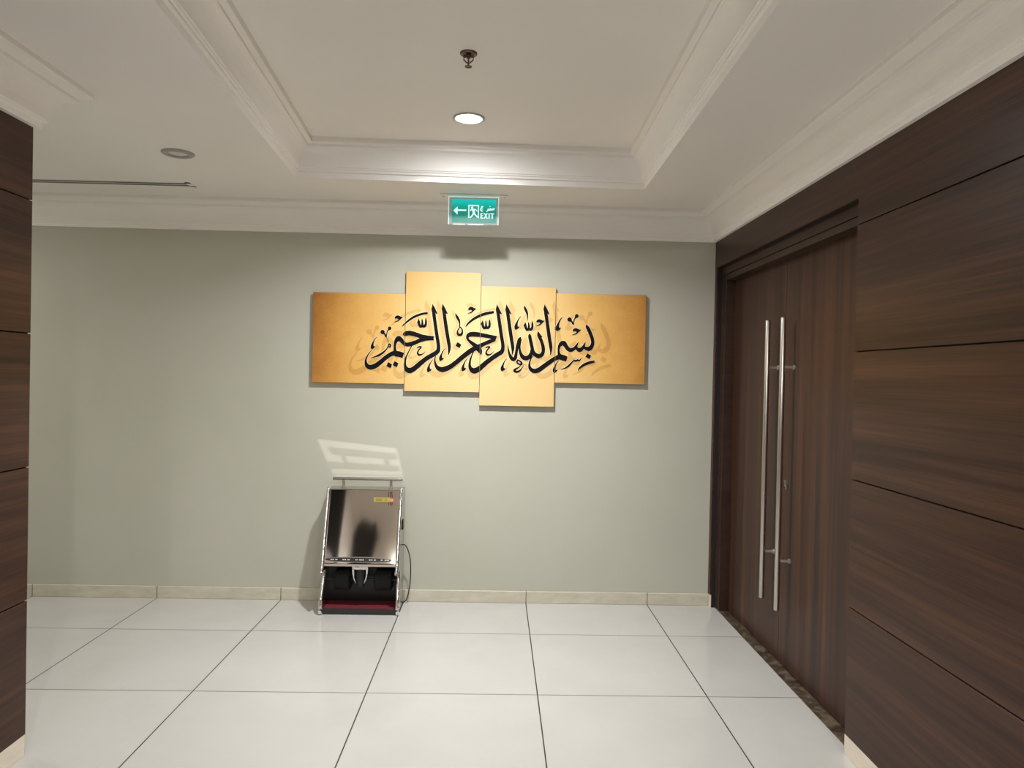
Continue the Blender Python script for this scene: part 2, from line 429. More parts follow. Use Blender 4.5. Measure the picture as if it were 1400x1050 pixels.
# linear air diffuser
r = thing('air_diffuser', (-3.6, -.43, HC), 'long narrow twin slot air diffuser in the ceiling by the back wall', 'air vent')
bm = bmesh.new()
x0, x1, yc = -5.6, -2.065, -.43
for a, b in ((-.052, -.030), (-.006, .006), (.030, .052)): box(bm, x0, x1+.03 if a != -.006 else x1, yc+a, yc+b, HC-.0012, HC)
box(bm, x1, x1+.03, yc-.052, yc+.052, HC-.0012, HC)
link('frame', bm, M_CORN, r)
for a, b in ((-.034, -.006), (.006, .034)):
    bm = bmesh.new(); box(bm, x0, x1, yc+a, yc+b, HC-.0016, HC); link('slot', bm, M_BLACK, r)

# exit sign
ys = -.345
r = thing('exit_sign', (-.38, ys, HC), 'lit green exit sign with arrow and running figure hanging from the ceiling', 'exit sign')
bm = bmesh.new()
c = [(-.585, -.375), (-.575, -.385), (-.185, -.385), (-.175, -.375), (-.175, -.315), (-.185, -.305), (-.575, -.305), (-.585, -.315)]
prism(bm, c, 'z', HC-.008, HC); link('mounting_plate', bm, M_CORN, r, bevel=.002)
for x in (-.565, -.195):
    bm = bmesh.new(); lathe(bm, [(0, -.0115), (.006, -.0115), (.008, -.008)], (x, -.345, HC), 12); link('screw', bm, M_BRUSH, r)
X0, X1, Z0, Z1s = -.533, -.231, 2.403, 2.568
bm = bmesh.new(); box(bm, X0, X1, ys-.003, ys+.003, Z0, Z1s); link('clear_panel', bm, M_ACRYL, r)
bm = bmesh.new()
for q in ((X0, X1, Z1s-.001, Z1s+.004), (X0-.002, X0+.003, Z0, Z1s), (X1-.003, X1+.002, Z0, Z1s)): box(bm, q[0], q[1], ys-.004, ys+.004, q[2], q[3])
for q in ((X0+.03, X0+.10), (X0+.12, X0+.21)): box(bm, q[0], q[1], ys-.004, ys+.004, Z0-.002, Z0+.003)
link('lit_edge', bm, M_ACEDGE, r)
G0, G1, H0, H1 = -.513, -.246, 2.415, 2.556
bm = bmesh.new(); box(bm, G0, G1, ys-.0045, ys-.0032, H0, H1); link('sign_face', bm, M_GREEN, r)
def sg(x, y):   # 0..934 x 0..500 drawing grid of the face
    return (G0+(G1-G0)*x/934, H1-(H1-H0)*y/500)
def flat(bm, pts, y):
    try: bm.faces.new([bm.verts.new((a, y, b)) for a, b in pts])
    except ValueError: pass
def ribbon(bm, pts, y, n=6):
    P = crom(pts, n); L = []; R = []
    for i, (a, b, w) in enumerate(P):
        dx = P[min(i+1, len(P)-1)][0]-P[max(i-1, 0)][0]; dz = P[min(i+1, len(P)-1)][1]-P[max(i-1, 0)][1]
        l = math.hypot(dx, dz) or 1e-9; nx, nz = -dz/l, dx/l; w = max(w, .0004)
        L.append(bm.verts.new((a+nx*w/2, y, b+nz*w/2))); R.append(bm.verts.new((a-nx*w/2, y, b-nz*w/2)))
    for i in range(len(P)-1): bm.faces.new((L[i], L[i+1], R[i+1], R[i]))
YS = ys-.0052; k = (G1-G0)/934
bm = bmesh.new()
flat(bm, [sg(*p) for p in [(28, 250), (122, 160), (126, 222), (308, 222), (308, 258), (126, 258), (122, 340)]], YS)
link('arrow_symbol', bm, M_SIGNW, r)
bm = bmesh.new()
for q in ([(345, 120), (575, 120), (575, 150), (345, 150)], [(345, 150), (372, 150), (372, 395), (345, 412)], [(548, 150), (575, 150), (575, 412), (548, 395)]):
    flat(bm, [sg(*p) for p in q], YS)
cx, cy = sg(428, 182); flat(bm, [(cx+.0075*math.cos(a), cy+.0075*math.sin(a)) for a in [2*math.pi*i/18 for i in range(18)]], YS)
def rb(*pts): ribbon(bm, [(*sg(x, y), w*k) for x, y, w in pts], YS, 5)
rb((440, 212, 52), (458, 250, 58), (468, 300, 50))
rb((462, 300, 40), (440, 335, 34), (415, 372, 30), (380, 395, 26))
rb((470, 290, 44), (492, 325, 34), (515, 352, 30), (560, 392, 24))
rb((440, 214, 26), (408, 224, 24), (388, 252, 22))
rb((462, 214, 26), (500, 218, 24), (525, 244, 20), (532, 262, 16))
link('running_figure', bm, M_SIGNW, r)
bm = bmesh.new()
def rect(x0, y0, x1, y1): flat(bm, [sg(x0, y0), sg(x1, y0), sg(x1, y1), sg(x0, y1)], YS)
rect(606, 292, 632, 408); rect(632, 292, 672, 312); rect(632, 338, 666, 358); rect(632, 388, 672, 408)
flat(bm, [sg(*p) for p in [(676, 292), (704, 292), (764, 408), (736, 408)]], YS)
flat(bm, [sg(*p) for p in [(736, 292), (764, 292), (704, 408), (676, 408)]], YS-.0002)
rect(778, 292, 804, 408); rect(816, 292, 898, 314); rect(844, 314, 870, 408)
# Arabic word above it
rb((895, 172, 13), (888, 196, 34), (872, 214, 31), (852, 204, 29), (838, 216, 29), (815, 222, 29))
rb((838, 214, 21), (818, 196, 23), (800, 184, 13))
rb((826, 220, 29), (790, 222, 29), (770, 218, 26))
rb((772, 190, 13), (768, 215, 29), (752, 244, 26), (722, 262, 10))
cx, cy = sg(806, 146); flat(bm, [(cx-.0038, cy), (cx, cy+.0038), (cx+.0038, cy), (cx, cy-.0038)], YS)
rb((612, 158, 13), (640, 150, 26), (664, 156, 21)); rb((660, 156, 18), (626, 180, 23), (612, 216, 29), (630, 248, 29), (666, 246, 13))
cx, cy = sg(646, 206); flat(bm, [(cx-.0038, cy), (cx, cy+.0038), (cx+.0038, cy), (cx, cy-.0038)], YS)
link('lettering', bm, M_SIGNW, r)

# ------------------------------------------------------------------ the four canvases
CALLI = json.loads('''[[[[-830.1,1609.1,28.9],[-864.0,1619.3,30.9],[-898.8,1621.0,24.9],[-938.0,1597.9,23.0],[-977.0,1563.7,24.9],[-1011.2,1538.2,26.9],[-1040.8,1529.6,26.9],[-1063.2,1539.1,22.0],[-1072.0,1560.3,14.0],[-1070.4,1580.2,10.0],[-1059.5,1607.7,7.0],[-1045.1,1627.9,5.0],[-1034.4,1642.0,4.0]],[[-1005.7,1724.6,1.5],[-1014.5,1714.5,4.5],[-1022.1,1700.4,6.5],[-1028.7,1683.4,10.0],[-1031.9,1668.4,16.0],[-1030.2,1656.5,19.0],[-1026.2,1650.7,14.0]],[[-866.4,1612.8,34.9],[-881.5,1626.4,22.0],[-885.5,1651.2,15.0],[-885.9,1673.5,14.0],[-880.4,1698.5,19.0],[-864.9,1718.7,27.9],[-848.4,1711.6,24.9],[-830.7,1692.1,20.0],[-813.1,1678.5,22.0]],[[-818.8,1686.6,17.7],[-807.3,1681.7,20.9],[-786.6,1684.2,24.0],[-760.8,1693.1,23.0],[-735.1,1705.1,21.9],[-709.3,1716.0,23.0],[-683.5,1721.8,21.9],[-635.7,1725.4,23.0]],[[-635.8,1725.9,23.0],[-668.0,1728.9,21.9],[-714.9,1735.7,23.0],[-746.2,1745.4,24.0],[-777.5,1753.6,26.1],[-800.9,1755.7,26.1],[-819.0,1750.1,25.1],[-830.2,1739.4,15.7]],[[-842.6,1794.3,2.6],[-834.5,1805.9,7.3],[-825.4,1814.9,9.4],[-799.9,1837.8,10.4],[-769.1,1859.3,12.5],[-738.3,1873.5,12.5],[-707.3,1883.5,12.5],[-677.3,1887.3,12.5]],[[-739.1,1836.0,5.2],[-744.0,1821.4,5.2]],[[-735.2,1846.5,5.2],[-733.3,1829.9,12.5],[-730.4,1811.8,14.6],[-721.3,1800.0,14.6],[-712.6,1805.4,12.5],[-710.8,1820.0,11.5],[-713.4,1847.0,6.3]],[[-712.6,1808.5,10.4],[-704.2,1802.5,15.7],[-692.9,1805.8,14.6],[-688.0,1820.5,12.5],[-688.3,1838.7,10.4],[-689.7,1856.9,4.2]],[[-746.1,1822.4,3.1],[-737.9,1828.8,8.4],[-732.9,1835.1,8.4]],[[-743.0,1658.1,4.2],[-736.9,1665.0,7.3],[-725.0,1668.3,8.4],[-712.0,1667.6,7.3]],[[-713.1,1667.6,7.3],[-725.3,1653.8,7.8],[-735.4,1639.0,8.4],[-737.2,1625.4,10.4],[-727.7,1616.3,11.5],[-712.1,1618.7,8.4],[-700.9,1626.2,4.7],[-690.2,1637.9,1.6]],[[-644.2,1920.3,18.8],[-638.9,1891.8,18.8],[-631.9,1847.7,18.3],[-623.6,1795.9,18.3],[-614.2,1738.9,18.8],[-606.1,1697.4,18.8],[-603.4,1666.2,19.8],[-609.2,1640.1,23.0],[-642.5,1616.0,24.0],[-678.4,1594.4,24.0],[-711.7,1567.7,25.1],[-737.2,1544.8,26.1],[-762.8,1523.4,27.1],[-787.5,1513.0,29.2],[-806.9,1521.4,25.1],[-817.7,1543.1,16.7],[-817.7,1573.3,11.5],[-810.0,1604.6,8.4],[-797.1,1633.5,6.8],[-782.0,1662.5,5.7],[-770.0,1683.5,4.7]],[[-576.7,1921.8,19.8],[-571.4,1893.3,18.8],[-563.7,1844.0,18.8],[-554.9,1792.2,19.3],[-545.6,1740.4,19.3],[-537.5,1698.9,18.8],[-533.2,1667.7,16.7],[-534.8,1639.1,10.4],[-537.5,1620.8,3.1]],[[-560.2,1660.9,1.6],[-569.3,1650.3,4.7],[-577.3,1635.6,6.8],[-584.3,1617.7,10.4],[-587.6,1602.0,16.7],[-585.8,1589.6,19.8],[-581.5,1583.4,14.6]],[[-637.8,1587.4,1.6],[-646.9,1576.8,4.7],[-655.0,1562.1,6.8],[-661.9,1544.2,10.4],[-665.2,1528.5,16.7],[-663.4,1516.1,19.8],[-659.2,1509.9,14.6]],[[-496.6,1890.8,2.6],[-493.3,1879.4,9.4],[-484.6,1864.0,14.1],[-474.9,1847.0,12.5],[-468.9,1827.9,7.8],[-468.3,1801.9,5.2]],[[-468.4,1804.5,5.2],[-456.2,1793.3,7.3],[-450.1,1773.7,9.4],[-455.5,1756.9,13.6],[-467.8,1750.4,14.6],[-479.4,1757.4,13.6],[-481.9,1775.6,8.4],[-473.9,1791.4,6.3],[-466.7,1800.4,5.2]],[[-429.3,1803.3,2.1],[-425.3,1811.7,6.3],[-417.2,1822.3,9.4],[-395.8,1843.6,12.0],[-365.0,1865.1,14.1],[-328.9,1883.1,15.7],[-292.6,1894.8,15.7],[-248.5,1904.1,13.6]],[[-325.8,1834.7,5.2],[-330.7,1820.0,5.2]],[[-321.9,1845.2,5.2],[-320.0,1828.6,12.5],[-317.0,1810.4,14.6],[-307.9,1798.6,14.6],[-299.2,1804.0,12.5],[-297.4,1818.7,11.5],[-300.0,1845.7,6.3]],[[-299.2,1807.2,10.4],[-290.8,1801.1,15.7],[-279.4,1804.5,14.6],[-274.4,1819.2,12.5],[-274.8,1837.4,10.4],[-276.2,1855.6,4.2]],[[-332.8,1821.0,3.1],[-324.6,1827.4,8.4],[-319.5,1833.8,8.4]],[[-231.1,1735.7,24.0],[-274.0,1744.7,20.9],[-315.8,1751.6,23.0],[-357.6,1756.4,26.1],[-388.9,1757.3,26.1],[-408.5,1750.6,23.0],[-417.1,1736.9,15.7],[-410.0,1719.3,13.6],[-392.0,1703.6,17.7],[-367.7,1685.8,23.0],[-346.5,1667.5,30.3],[-332.0,1646.0,23.0],[-325.3,1626.3,5.2]],[[-236.1,1726.2,17.7],[-273.3,1711.3,20.9],[-304.3,1697.6,20.9],[-335.3,1681.3,24.0],[-371.4,1663.4,26.1],[-402.2,1643.4,26.1],[-433.0,1618.8,25.1],[-463.7,1592.6,25.1],[-494.4,1565.9,25.1],[-525.2,1542.9,26.1],[-553.5,1529.3,28.2],[-576.9,1524.1,28.2],[-600.4,1530.9,23.0],[-616.3,1548.8,15.7],[-624.6,1574.7,9.4],[-624.0,1598.1,6.3],[-620.1,1611.2,4.2]],[[-226.0,1925.5,18.8],[-219.6,1890.7,18.8],[-211.3,1841.4,18.8],[-202.9,1789.4,19.3],[-194.7,1742.7,19.3],[-187.7,1706.4,18.8],[-185.0,1677.7,19.8],[-191.2,1648.9,23.0],[-219.5,1629.0,24.0],[-255.5,1603.2,24.0],[-286.3,1579.1,25.1],[-317.0,1551.4,26.1],[-342.7,1530.0,28.2],[-371.1,1520.0,30.3],[-390.7,1532.6,21.9],[-398.9,1555.9,14.6],[-395.9,1587.3,10.4],[-388.6,1613.5,7.8],[-378.7,1637.1,6.3],[-367.6,1658.2,4.7]],[[-298.5,1667.5,4.2],[-292.4,1674.4,7.3],[-280.5,1677.8,8.4],[-267.4,1677.0,7.3]],[[-268.5,1677.0,7.3],[-280.7,1663.2,7.8],[-290.8,1648.4,8.4],[-292.6,1634.8,10.4],[-283.1,1625.6,11.5],[-267.5,1628.0,8.4],[-256.2,1635.6,4.7],[-245.4,1647.3,1.6]],[[-414.4,1598.4,1.6],[-423.5,1587.7,4.7],[-431.6,1573.0,6.8],[-438.5,1555.1,10.4],[-441.8,1539.4,16.7],[-440.0,1526.9,19.8],[-435.7,1520.8,14.6]],[[-163.6,1928.4,19.8],[-157.1,1892.1,18.8],[-148.8,1842.8,18.8],[-140.5,1790.8,19.3],[-131.6,1738.9,19.3],[-123.9,1697.3,18.8],[-120.3,1671.3,16.7],[-121.8,1645.2,9.4],[-125.1,1626.3,3.1]],[[-154.7,1697.7,2.1],[-152.3,1681.0,5.7],[-148.2,1657.7,9.4],[-140.9,1631.7,13.6],[-129.5,1609.5,18.8],[-115.7,1599.4,20.9],[-103.3,1609.0,19.8],[-97.7,1637.9,15.7],[-93.1,1669.3,15.7],[-88.5,1700.7,14.6],[-82.7,1723.2,15.7],[-75.7,1735.9,14.6],[-69.6,1745.4,4.2]],[[-77.1,1703.5,14.6],[-75.9,1672.2,11.5],[-69.5,1641.1,15.7],[-54.4,1616.3,23.0],[-34.9,1608.4,24.0],[-14.2,1617.2,23.0],[1.0,1639.9,19.8],[5.2,1663.5,18.8]],[[-11.0,1768.6,2.1],[-13.4,1757.1,13.6],[-8.8,1736.3,18.3],[-1.4,1705.1,18.8],[5.5,1676.6,18.8],[11.2,1653.2,19.8],[27.3,1632.7,21.9],[50.0,1623.7,24.0],[69.1,1633.5,21.9],[78.6,1657.2,18.8],[76.4,1685.9,18.8],[68.0,1714.4,17.7],[56.4,1740.3,18.3],[46.0,1764.6,17.7],[42.5,1784.3,2.1]],[[-47.3,1830.4,5.2],[-52.2,1815.7,5.2]],[[-43.4,1840.9,5.2],[-41.4,1824.3,12.5],[-38.5,1806.1,14.6],[-29.3,1794.3,14.6],[-20.6,1799.7,12.5],[-18.8,1814.3,11.5],[-21.4,1841.4,6.3]],[[-20.6,1802.8,10.4],[-12.1,1796.7,15.7],[-0.7,1800.1,14.6],[4.2,1814.8,12.5],[3.8,1833.1,10.4],[2.4,1851.3,4.2]],[[-54.3,1816.7,3.1],[-46.1,1823.1,8.4],[-41.0,1829.5,8.4]],[[-49.7,1948.2,2.6],[-47.4,1936.2,11.5],[-38.7,1918.2,14.6],[-30.9,1897.5,10.4],[-28.9,1876.7,6.8],[-30.5,1851.6,2.1]],[[-71.9,1880.9,1.6],[-81.8,1869.4,4.7],[-90.5,1853.4,7.1],[-98.0,1834.1,11.0],[-101.6,1817.1,17.5],[-99.7,1803.6,20.8],[-95.0,1796.9,15.3]],[[84.8,1934.0,19.8],[91.3,1897.6,18.8],[99.7,1848.2,18.8],[108.1,1796.2,19.3],[116.5,1744.2,19.3],[124.2,1702.6,18.8],[127.9,1676.6,16.7],[127.4,1650.4,9.4],[124.1,1632.6,3.1]],[[-159.1,1602.6,1.6],[-168.3,1592.0,4.7],[-176.3,1577.2,6.8],[-183.2,1559.4,10.4],[-186.6,1543.6,16.7],[-184.8,1531.1,19.8],[-180.5,1525.0,14.6]],[[-84.4,1600.0,6.3],[-91.3,1582.1,9.4],[-79.6,1569.9,9.4],[-61.8,1568.1,9.4],[-62.0,1579.6,10.4],[-75.8,1590.8,8.4],[-84.2,1594.8,6.3]],[[-66.9,1565.4,4.2],[-77.1,1549.6,6.3],[-96.2,1538.7,10.4],[-107.4,1526.5,13.6],[-92.1,1518.4,12.5],[-71.4,1527.2,9.4],[-57.1,1544.7,4.7],[-48.5,1560.1,1.6]],[[233.0,1608.2,27.1],[207.7,1616.6,31.3],[181.4,1620.2,27.1],[150.3,1606.5,23.0],[119.4,1585.0,24.0],[88.5,1561.9,24.0],[55.0,1536.6,25.1],[29.1,1526.7,25.1],[6.5,1532.0,21.9],[-7.0,1548.4,16.7],[-10.1,1574.4,10.4],[-3.3,1600.7,6.8],[8.8,1619.2,4.7],[19.1,1628.3,2.6]],[[191.8,1623.1,31.3],[182.0,1641.1,16.7],[178.4,1666.1,11.5],[182.1,1689.2,15.7],[194.3,1707.2,23.0],[210.9,1711.7,26.1],[224.3,1695.3,23.0],[239.4,1675.8,23.0],[257.9,1667.8,21.9],[278.7,1677.1,17.7],[295.0,1698.4,11.5],[306.6,1720.6,2.1]],[[291.0,1690.5,12.5],[301.8,1675.0,18.8],[317.6,1670.1,23.0],[334.6,1683.6,17.7],[346.2,1704.7,10.4],[352.7,1721.6,2.1]],[[339.7,1692.5,12.5],[353.0,1682.4,17.7],[374.0,1678.6,24.0],[392.1,1691.6,21.9],[400.4,1718.9,18.8],[394.5,1750.2,19.8],[382.3,1781.3,19.8],[370.2,1807.1,19.8],[360.4,1822.6,15.7],[357.0,1836.6,2.1]],[[309.0,1535.0,2.1],[312.9,1545.6,7.3],[321.2,1554.1,10.4],[344.9,1572.9,14.1],[376.0,1586.6,14.6],[414.1,1596.9,13.6]],[[196.2,1542.1,1.6],[206.6,1544.4,4.2],[222.2,1549.5,7.3],[245.5,1564.1,10.4],[264.9,1585.4,8.4],[280.3,1602.9,7.3]],[[277.1,1605.5,6.3],[289.3,1598.4,10.4],[301.2,1602.9,8.4],[307.3,1612.4,2.1]],[[301.2,1603.9,7.3],[311.8,1599.9,9.4],[320.6,1606.4,6.3],[327.7,1617.0,1.6]],[[250.7,1860.9,11.5],[261.0,1852.8,9.4],[264.6,1844.0,9.4],[272.7,1832.7,2.1]],[[294.5,1890.6,17.7],[282.2,1877.8,7.8],[274.3,1857.8,6.3],[272.7,1832.7,2.1]],[[-962.2,1753.9,11.0],[-952.4,1746.1,9.0],[-949.0,1737.8,9.0],[-941.3,1722.5,2.0]],[[-919.7,1784.6,17.0],[-931.3,1772.4,7.5],[-938.9,1753.4,6.0],[-941.3,1722.5,2.0]],[[-931.9,1667.6,5.0],[-923.7,1682.6,8.0],[-914.6,1674.4,10.0],[-917.4,1662.9,9.0],[-926.4,1664.2,6.0],[-928.5,1675.1,6.0]],[[-928.5,1672.6,5.0],[-939.0,1650.0,7.0],[-958.4,1628.7,10.0],[-982.9,1611.3,12.0],[-1007.4,1599.9,8.5],[-1036.0,1591.8,1.5]],[[199.4,1882.8,1.6],[189.0,1870.7,4.7],[179.9,1853.9,7.5],[172.0,1833.6,11.5],[168.2,1815.8,18.4],[170.3,1801.6,21.8],[175.2,1794.6,16.1]],[[180.8,1599.3,1.6],[171.6,1588.7,4.7],[163.6,1573.9,6.8],[156.6,1556.0,10.4],[153.3,1540.2,16.7],[155.1,1527.7,19.8],[159.4,1521.5,14.6]]],[[[-1028.6,1674.5],[-1022.5,1665.6],[-1010.6,1667.4],[-1016.4,1655.8],[-1022.2,1649.7],[-1030.2,1654.5]],[[-631.8,1737.5],[-641.7,1711.2],[-662.5,1714.4],[-660.3,1733.7]],[[-647.3,1950.4],[-641.9,1940.1],[-634.5,1928.8],[-624.8,1910.3],[-614.5,1889.7],[-616.4,1881.4],[-622.2,1885.4],[-627.5,1892.6],[-630.5,1885.7],[-648.3,1892.1],[-654.0,1920.1],[-650.7,1934.7]],[[-581.4,1951.8],[-576.0,1941.6],[-568.5,1930.3],[-558.8,1911.8],[-548.5,1891.2],[-550.4,1882.8],[-556.2,1886.9],[-561.6,1894.0],[-564.5,1887.2],[-582.3,1893.6],[-588.1,1921.5],[-584.7,1936.2]],[[-584.1,1608.3],[-577.7,1599.1],[-565.2,1600.9],[-571.2,1588.8],[-577.4,1582.4],[-585.8,1587.5]],[[-661.7,1534.9],[-655.3,1525.6],[-642.9,1527.4],[-648.9,1515.3],[-655.0,1509.0],[-663.4,1514.0]],[[-480.5,1704.3],[-455.2,1689.2],[-465.1,1665.0],[-494.6,1680.0]],[[-417.0,1917.4],[-414.6,1926.3],[-407.9,1932.7],[-396.5,1936.1],[-387.1,1934.2],[-379.2,1930.2],[-370.3,1926.3],[-362.0,1926.4],[-367.0,1918.5],[-376.2,1910.5],[-383.9,1902.5],[-392.6,1896.1],[-409.7,1890.5],[-422.7,1890.2],[-409.8,1895.7],[-397.9,1901.7],[-390.8,1908.1],[-395.0,1913.2],[-402.4,1915.1],[-410.1,1911.8]],[[-223.0,1748.4],[-234.9,1718.4],[-255.3,1723.2],[-248.0,1746.8]],[[-229.8,1956.6],[-224.4,1946.3],[-216.8,1935.0],[-207.1,1916.5],[-196.8,1895.9],[-198.7,1887.5],[-204.5,1891.6],[-209.8,1898.7],[-212.8,1891.9],[-230.7,1898.3],[-236.5,1926.3],[-233.1,1940.9]],[[-438.3,1545.7],[-431.9,1536.5],[-419.4,1538.3],[-425.4,1526.2],[-431.6,1519.8],[-440.0,1524.8]],[[-167.3,1958.0],[-161.9,1947.7],[-154.4,1936.4],[-144.6,1917.9],[-134.3,1897.3],[-136.2,1888.9],[-142.0,1892.9],[-147.4,1900.1],[-150.4,1893.3],[-168.2,1899.6],[-174.0,1927.7],[-170.7,1942.3]],[[-69.6,1745.9],[-63.0,1729.9],[-65.8,1714.2],[-68.6,1698.5],[-85.3,1698.1],[-87.7,1713.7],[-80.8,1732.1]],[[42.5,1784.3],[53.2,1770.0],[72.5,1749.5],[68.3,1746.3],[56.2,1753.3]],[[-11.0,1768.6],[-1.9,1757.3],[2.7,1736.5],[-6.3,1741.6]],[[-97.8,1823.9],[-90.8,1813.9],[-77.3,1815.9],[-83.8,1802.8],[-90.5,1795.8],[-99.6,1801.3]],[[28.1,1846.6],[30.5,1855.6],[37.2,1862.0],[48.6,1865.3],[58.1,1863.5],[66.0,1859.5],[74.9,1855.5],[83.3,1855.7],[78.2,1847.7],[69.0,1839.7],[61.3,1831.7],[52.6,1825.3],[35.4,1819.7],[22.4,1819.4],[35.3,1824.9],[47.2,1830.9],[54.4,1837.3],[50.1,1842.4],[42.8,1844.4],[35.0,1841.1]],[[80.5,1963.6],[86.0,1953.3],[93.5,1942.0],[103.3,1923.4],[113.7,1902.8],[111.8,1894.4],[105.9,1898.4],[100.6,1905.6],[97.6,1898.8],[79.7,1905.2],[73.8,1933.2],[77.2,1947.9]],[[-183.1,1550.0],[-176.6,1540.7],[-164.1,1542.5],[-170.1,1530.4],[-176.3,1524.0],[-184.7,1529.1]],[[237.0,1617.2],[230.1,1597.2],[208.0,1602.5],[210.1,1628.7]],[[357.0,1836.6],[371.0,1820.2],[388.3,1796.0],[383.1,1792.8],[374.1,1799.4]],[[366.8,1650.3],[392.8,1634.1],[380.8,1610.8],[353.7,1625.9]],[[266.8,1793.4],[269.2,1802.3],[275.9,1808.7],[287.3,1812.1],[296.8,1810.2],[304.7,1806.2],[313.7,1802.2],[322.1,1802.4],[317.0,1794.5],[307.8,1786.4],[300.1,1778.4],[291.3,1772.0],[274.2,1766.4],[261.1,1766.1],[274.0,1771.6],[286.0,1777.6],[293.2,1784.0],[288.9,1789.2],[281.5,1791.1],[273.7,1787.8]],[[260.5,1867.4],[258.6,1859.8],[253.2,1854.1],[245.6,1851.9],[238.0,1853.8],[232.3,1859.2],[230.1,1866.7],[232.0,1874.3],[237.4,1880.0],[245.0,1882.2],[252.6,1880.3],[258.3,1874.9]],[[305.5,1890.9],[303.9,1884.3],[299.2,1879.4],[292.7,1877.5],[286.1,1879.1],[281.3,1883.8],[279.4,1890.3],[281.0,1896.8],[285.7,1901.7],[292.2,1903.6],[298.7,1902.0],[303.6,1897.3]],[[-952.9,1760.0],[-954.7,1752.8],[-959.8,1747.4],[-967.0,1745.3],[-974.2,1747.1],[-979.6,1752.2],[-981.6,1759.4],[-979.8,1766.6],[-974.7,1772.0],[-967.5,1774.1],[-960.3,1772.3],[-955.0,1767.2]],[[-909.3,1784.8],[-910.8,1778.6],[-915.3,1773.9],[-921.4,1772.1],[-927.6,1773.7],[-932.3,1778.1],[-934.0,1784.3],[-932.5,1790.5],[-928.0,1795.2],[-921.9,1797.0],[-915.7,1795.4],[-911.0,1791.0]],[[-891.3,1851.3],[-888.9,1860.2],[-882.3,1866.6],[-870.9,1870.0],[-861.6,1868.1],[-853.7,1864.1],[-844.8,1860.2],[-836.5,1860.3],[-841.6,1852.4],[-850.7,1844.4],[-858.4,1836.5],[-867.1,1830.1],[-884.1,1824.5],[-897.0,1824.2],[-884.2,1829.7],[-872.4,1835.7],[-865.2,1842.0],[-869.5,1847.2],[-876.8,1849.1],[-884.5,1845.8]],[[-928.5,1565.7],[-900.4,1550.4],[-909.4,1524.4],[-938.9,1539.7]],[[-887.0,1573.1],[-859.4,1558.7],[-868.4,1532.2],[-898.4,1546.5]],[[172.2,1823.0],[179.5,1812.5],[193.8,1814.5],[186.9,1800.8],[179.9,1793.5],[170.3,1799.2]],[[156.8,1546.5],[163.3,1537.3],[175.8,1539.1],[169.8,1527.0],[163.7,1520.6],[155.2,1525.6]],[[150.0,1818.0],[154.3,1815.5],[154.8,1792.0],[150.5,1794.5]]]]''')
CX, CZ = -.342, 1.767
def letters(y, sc_=1.0, grow=0.0, dx=0, dz=0):
    bm = bmesh.new()
    f = lambda a, b: (CX+(a/1000-CX)*sc_+dx, CZ+(b/1000-CZ)*sc_+dz)
    for q_, st in enumerate(CALLI[0]): ribbon(bm, [(*f(a, b), max(w/1000*1.24, .0044)*sc_+grow) for a, b, w in st], y-q_*8e-6)
    for q_, pl in enumerate(CALLI[1]):
        pts = [f(a, b) for a, b in pl]
        if grow:
            mx = sum(p[0] for p in pts)/len(pts); mz = sum(p[1] for p in pts)/len(pts)
            pts = [(a+(a-mx)/max(1e-6, math.hypot(a-mx, b-mz))*grow/2, b+(b-mz)/max(1e-6, math.hypot(a-mx, b-mz))*grow/2) for a, b in pts]
        flat(bm, pts, y-6e-4-q_*8e-6)
    return bm
def clip(bm, x0, x1):
    for x, n in ((x0, (-1, 0, 0)), (x1, (1, 0, 0))):
        bmesh.ops.bisect_plane(bm, geom=bm.verts[:]+bm.edges[:]+bm.faces[:], plane_co=(x, 0, 0), plane_no=n, clear_outer=True)
    return bm
CV = [(-1.420, -.8235, 1.424, 2.008, 'gold canvas with dark orange left end, first from the left of four'),
      (-.8215, -.3345, 1.379, 2.157, 'pale gold upright canvas reaching highest, under the exit sign'),
      (-.3325, .1545, 1.294, 2.072, 'pale gold upright canvas hanging lowest of the four'),
      (.1565, .747, 1.452, 2.036, 'gold canvas with dark orange right end, nearest the double door')]
for x0, x1, z0, z1, lab in CV:
    r = thing('canvas_print', ((x0+x1)/2, 0, z0), lab, 'wall art', 'four canvases of one calligraphy piece')
    bm = bmesh.new(); box(bm, x0, x1, -.030, -.006, z0, z1)
    o = link('canvas', bm, [M_CANV, M_CANVEDGE], r, bevel=.002)
    for pl in o.data.polygons:
        if abs(pl.normal.y) < .5: pl.material_index = 1
    bm = bmesh.new(); box(bm, x0+.02, x1-.02, -.007, 0, z0+.02, z1-.02); link('stretcher_frame', bm, M_CANVEDGE, r)
    for nm, m, args in (('shadow_lettering', M_ECHO, (-.0302, 1.14)), ('lettering_outline', M_HALO, (-.0313, 1.0, .0035)), ('lettering', M_INK, (-.0324, 1.0))):
        b = clip(letters(*args), x0+.001, x1-.001)
        if len(b.faces): link(nm, b, m, r)
        else: b.free()

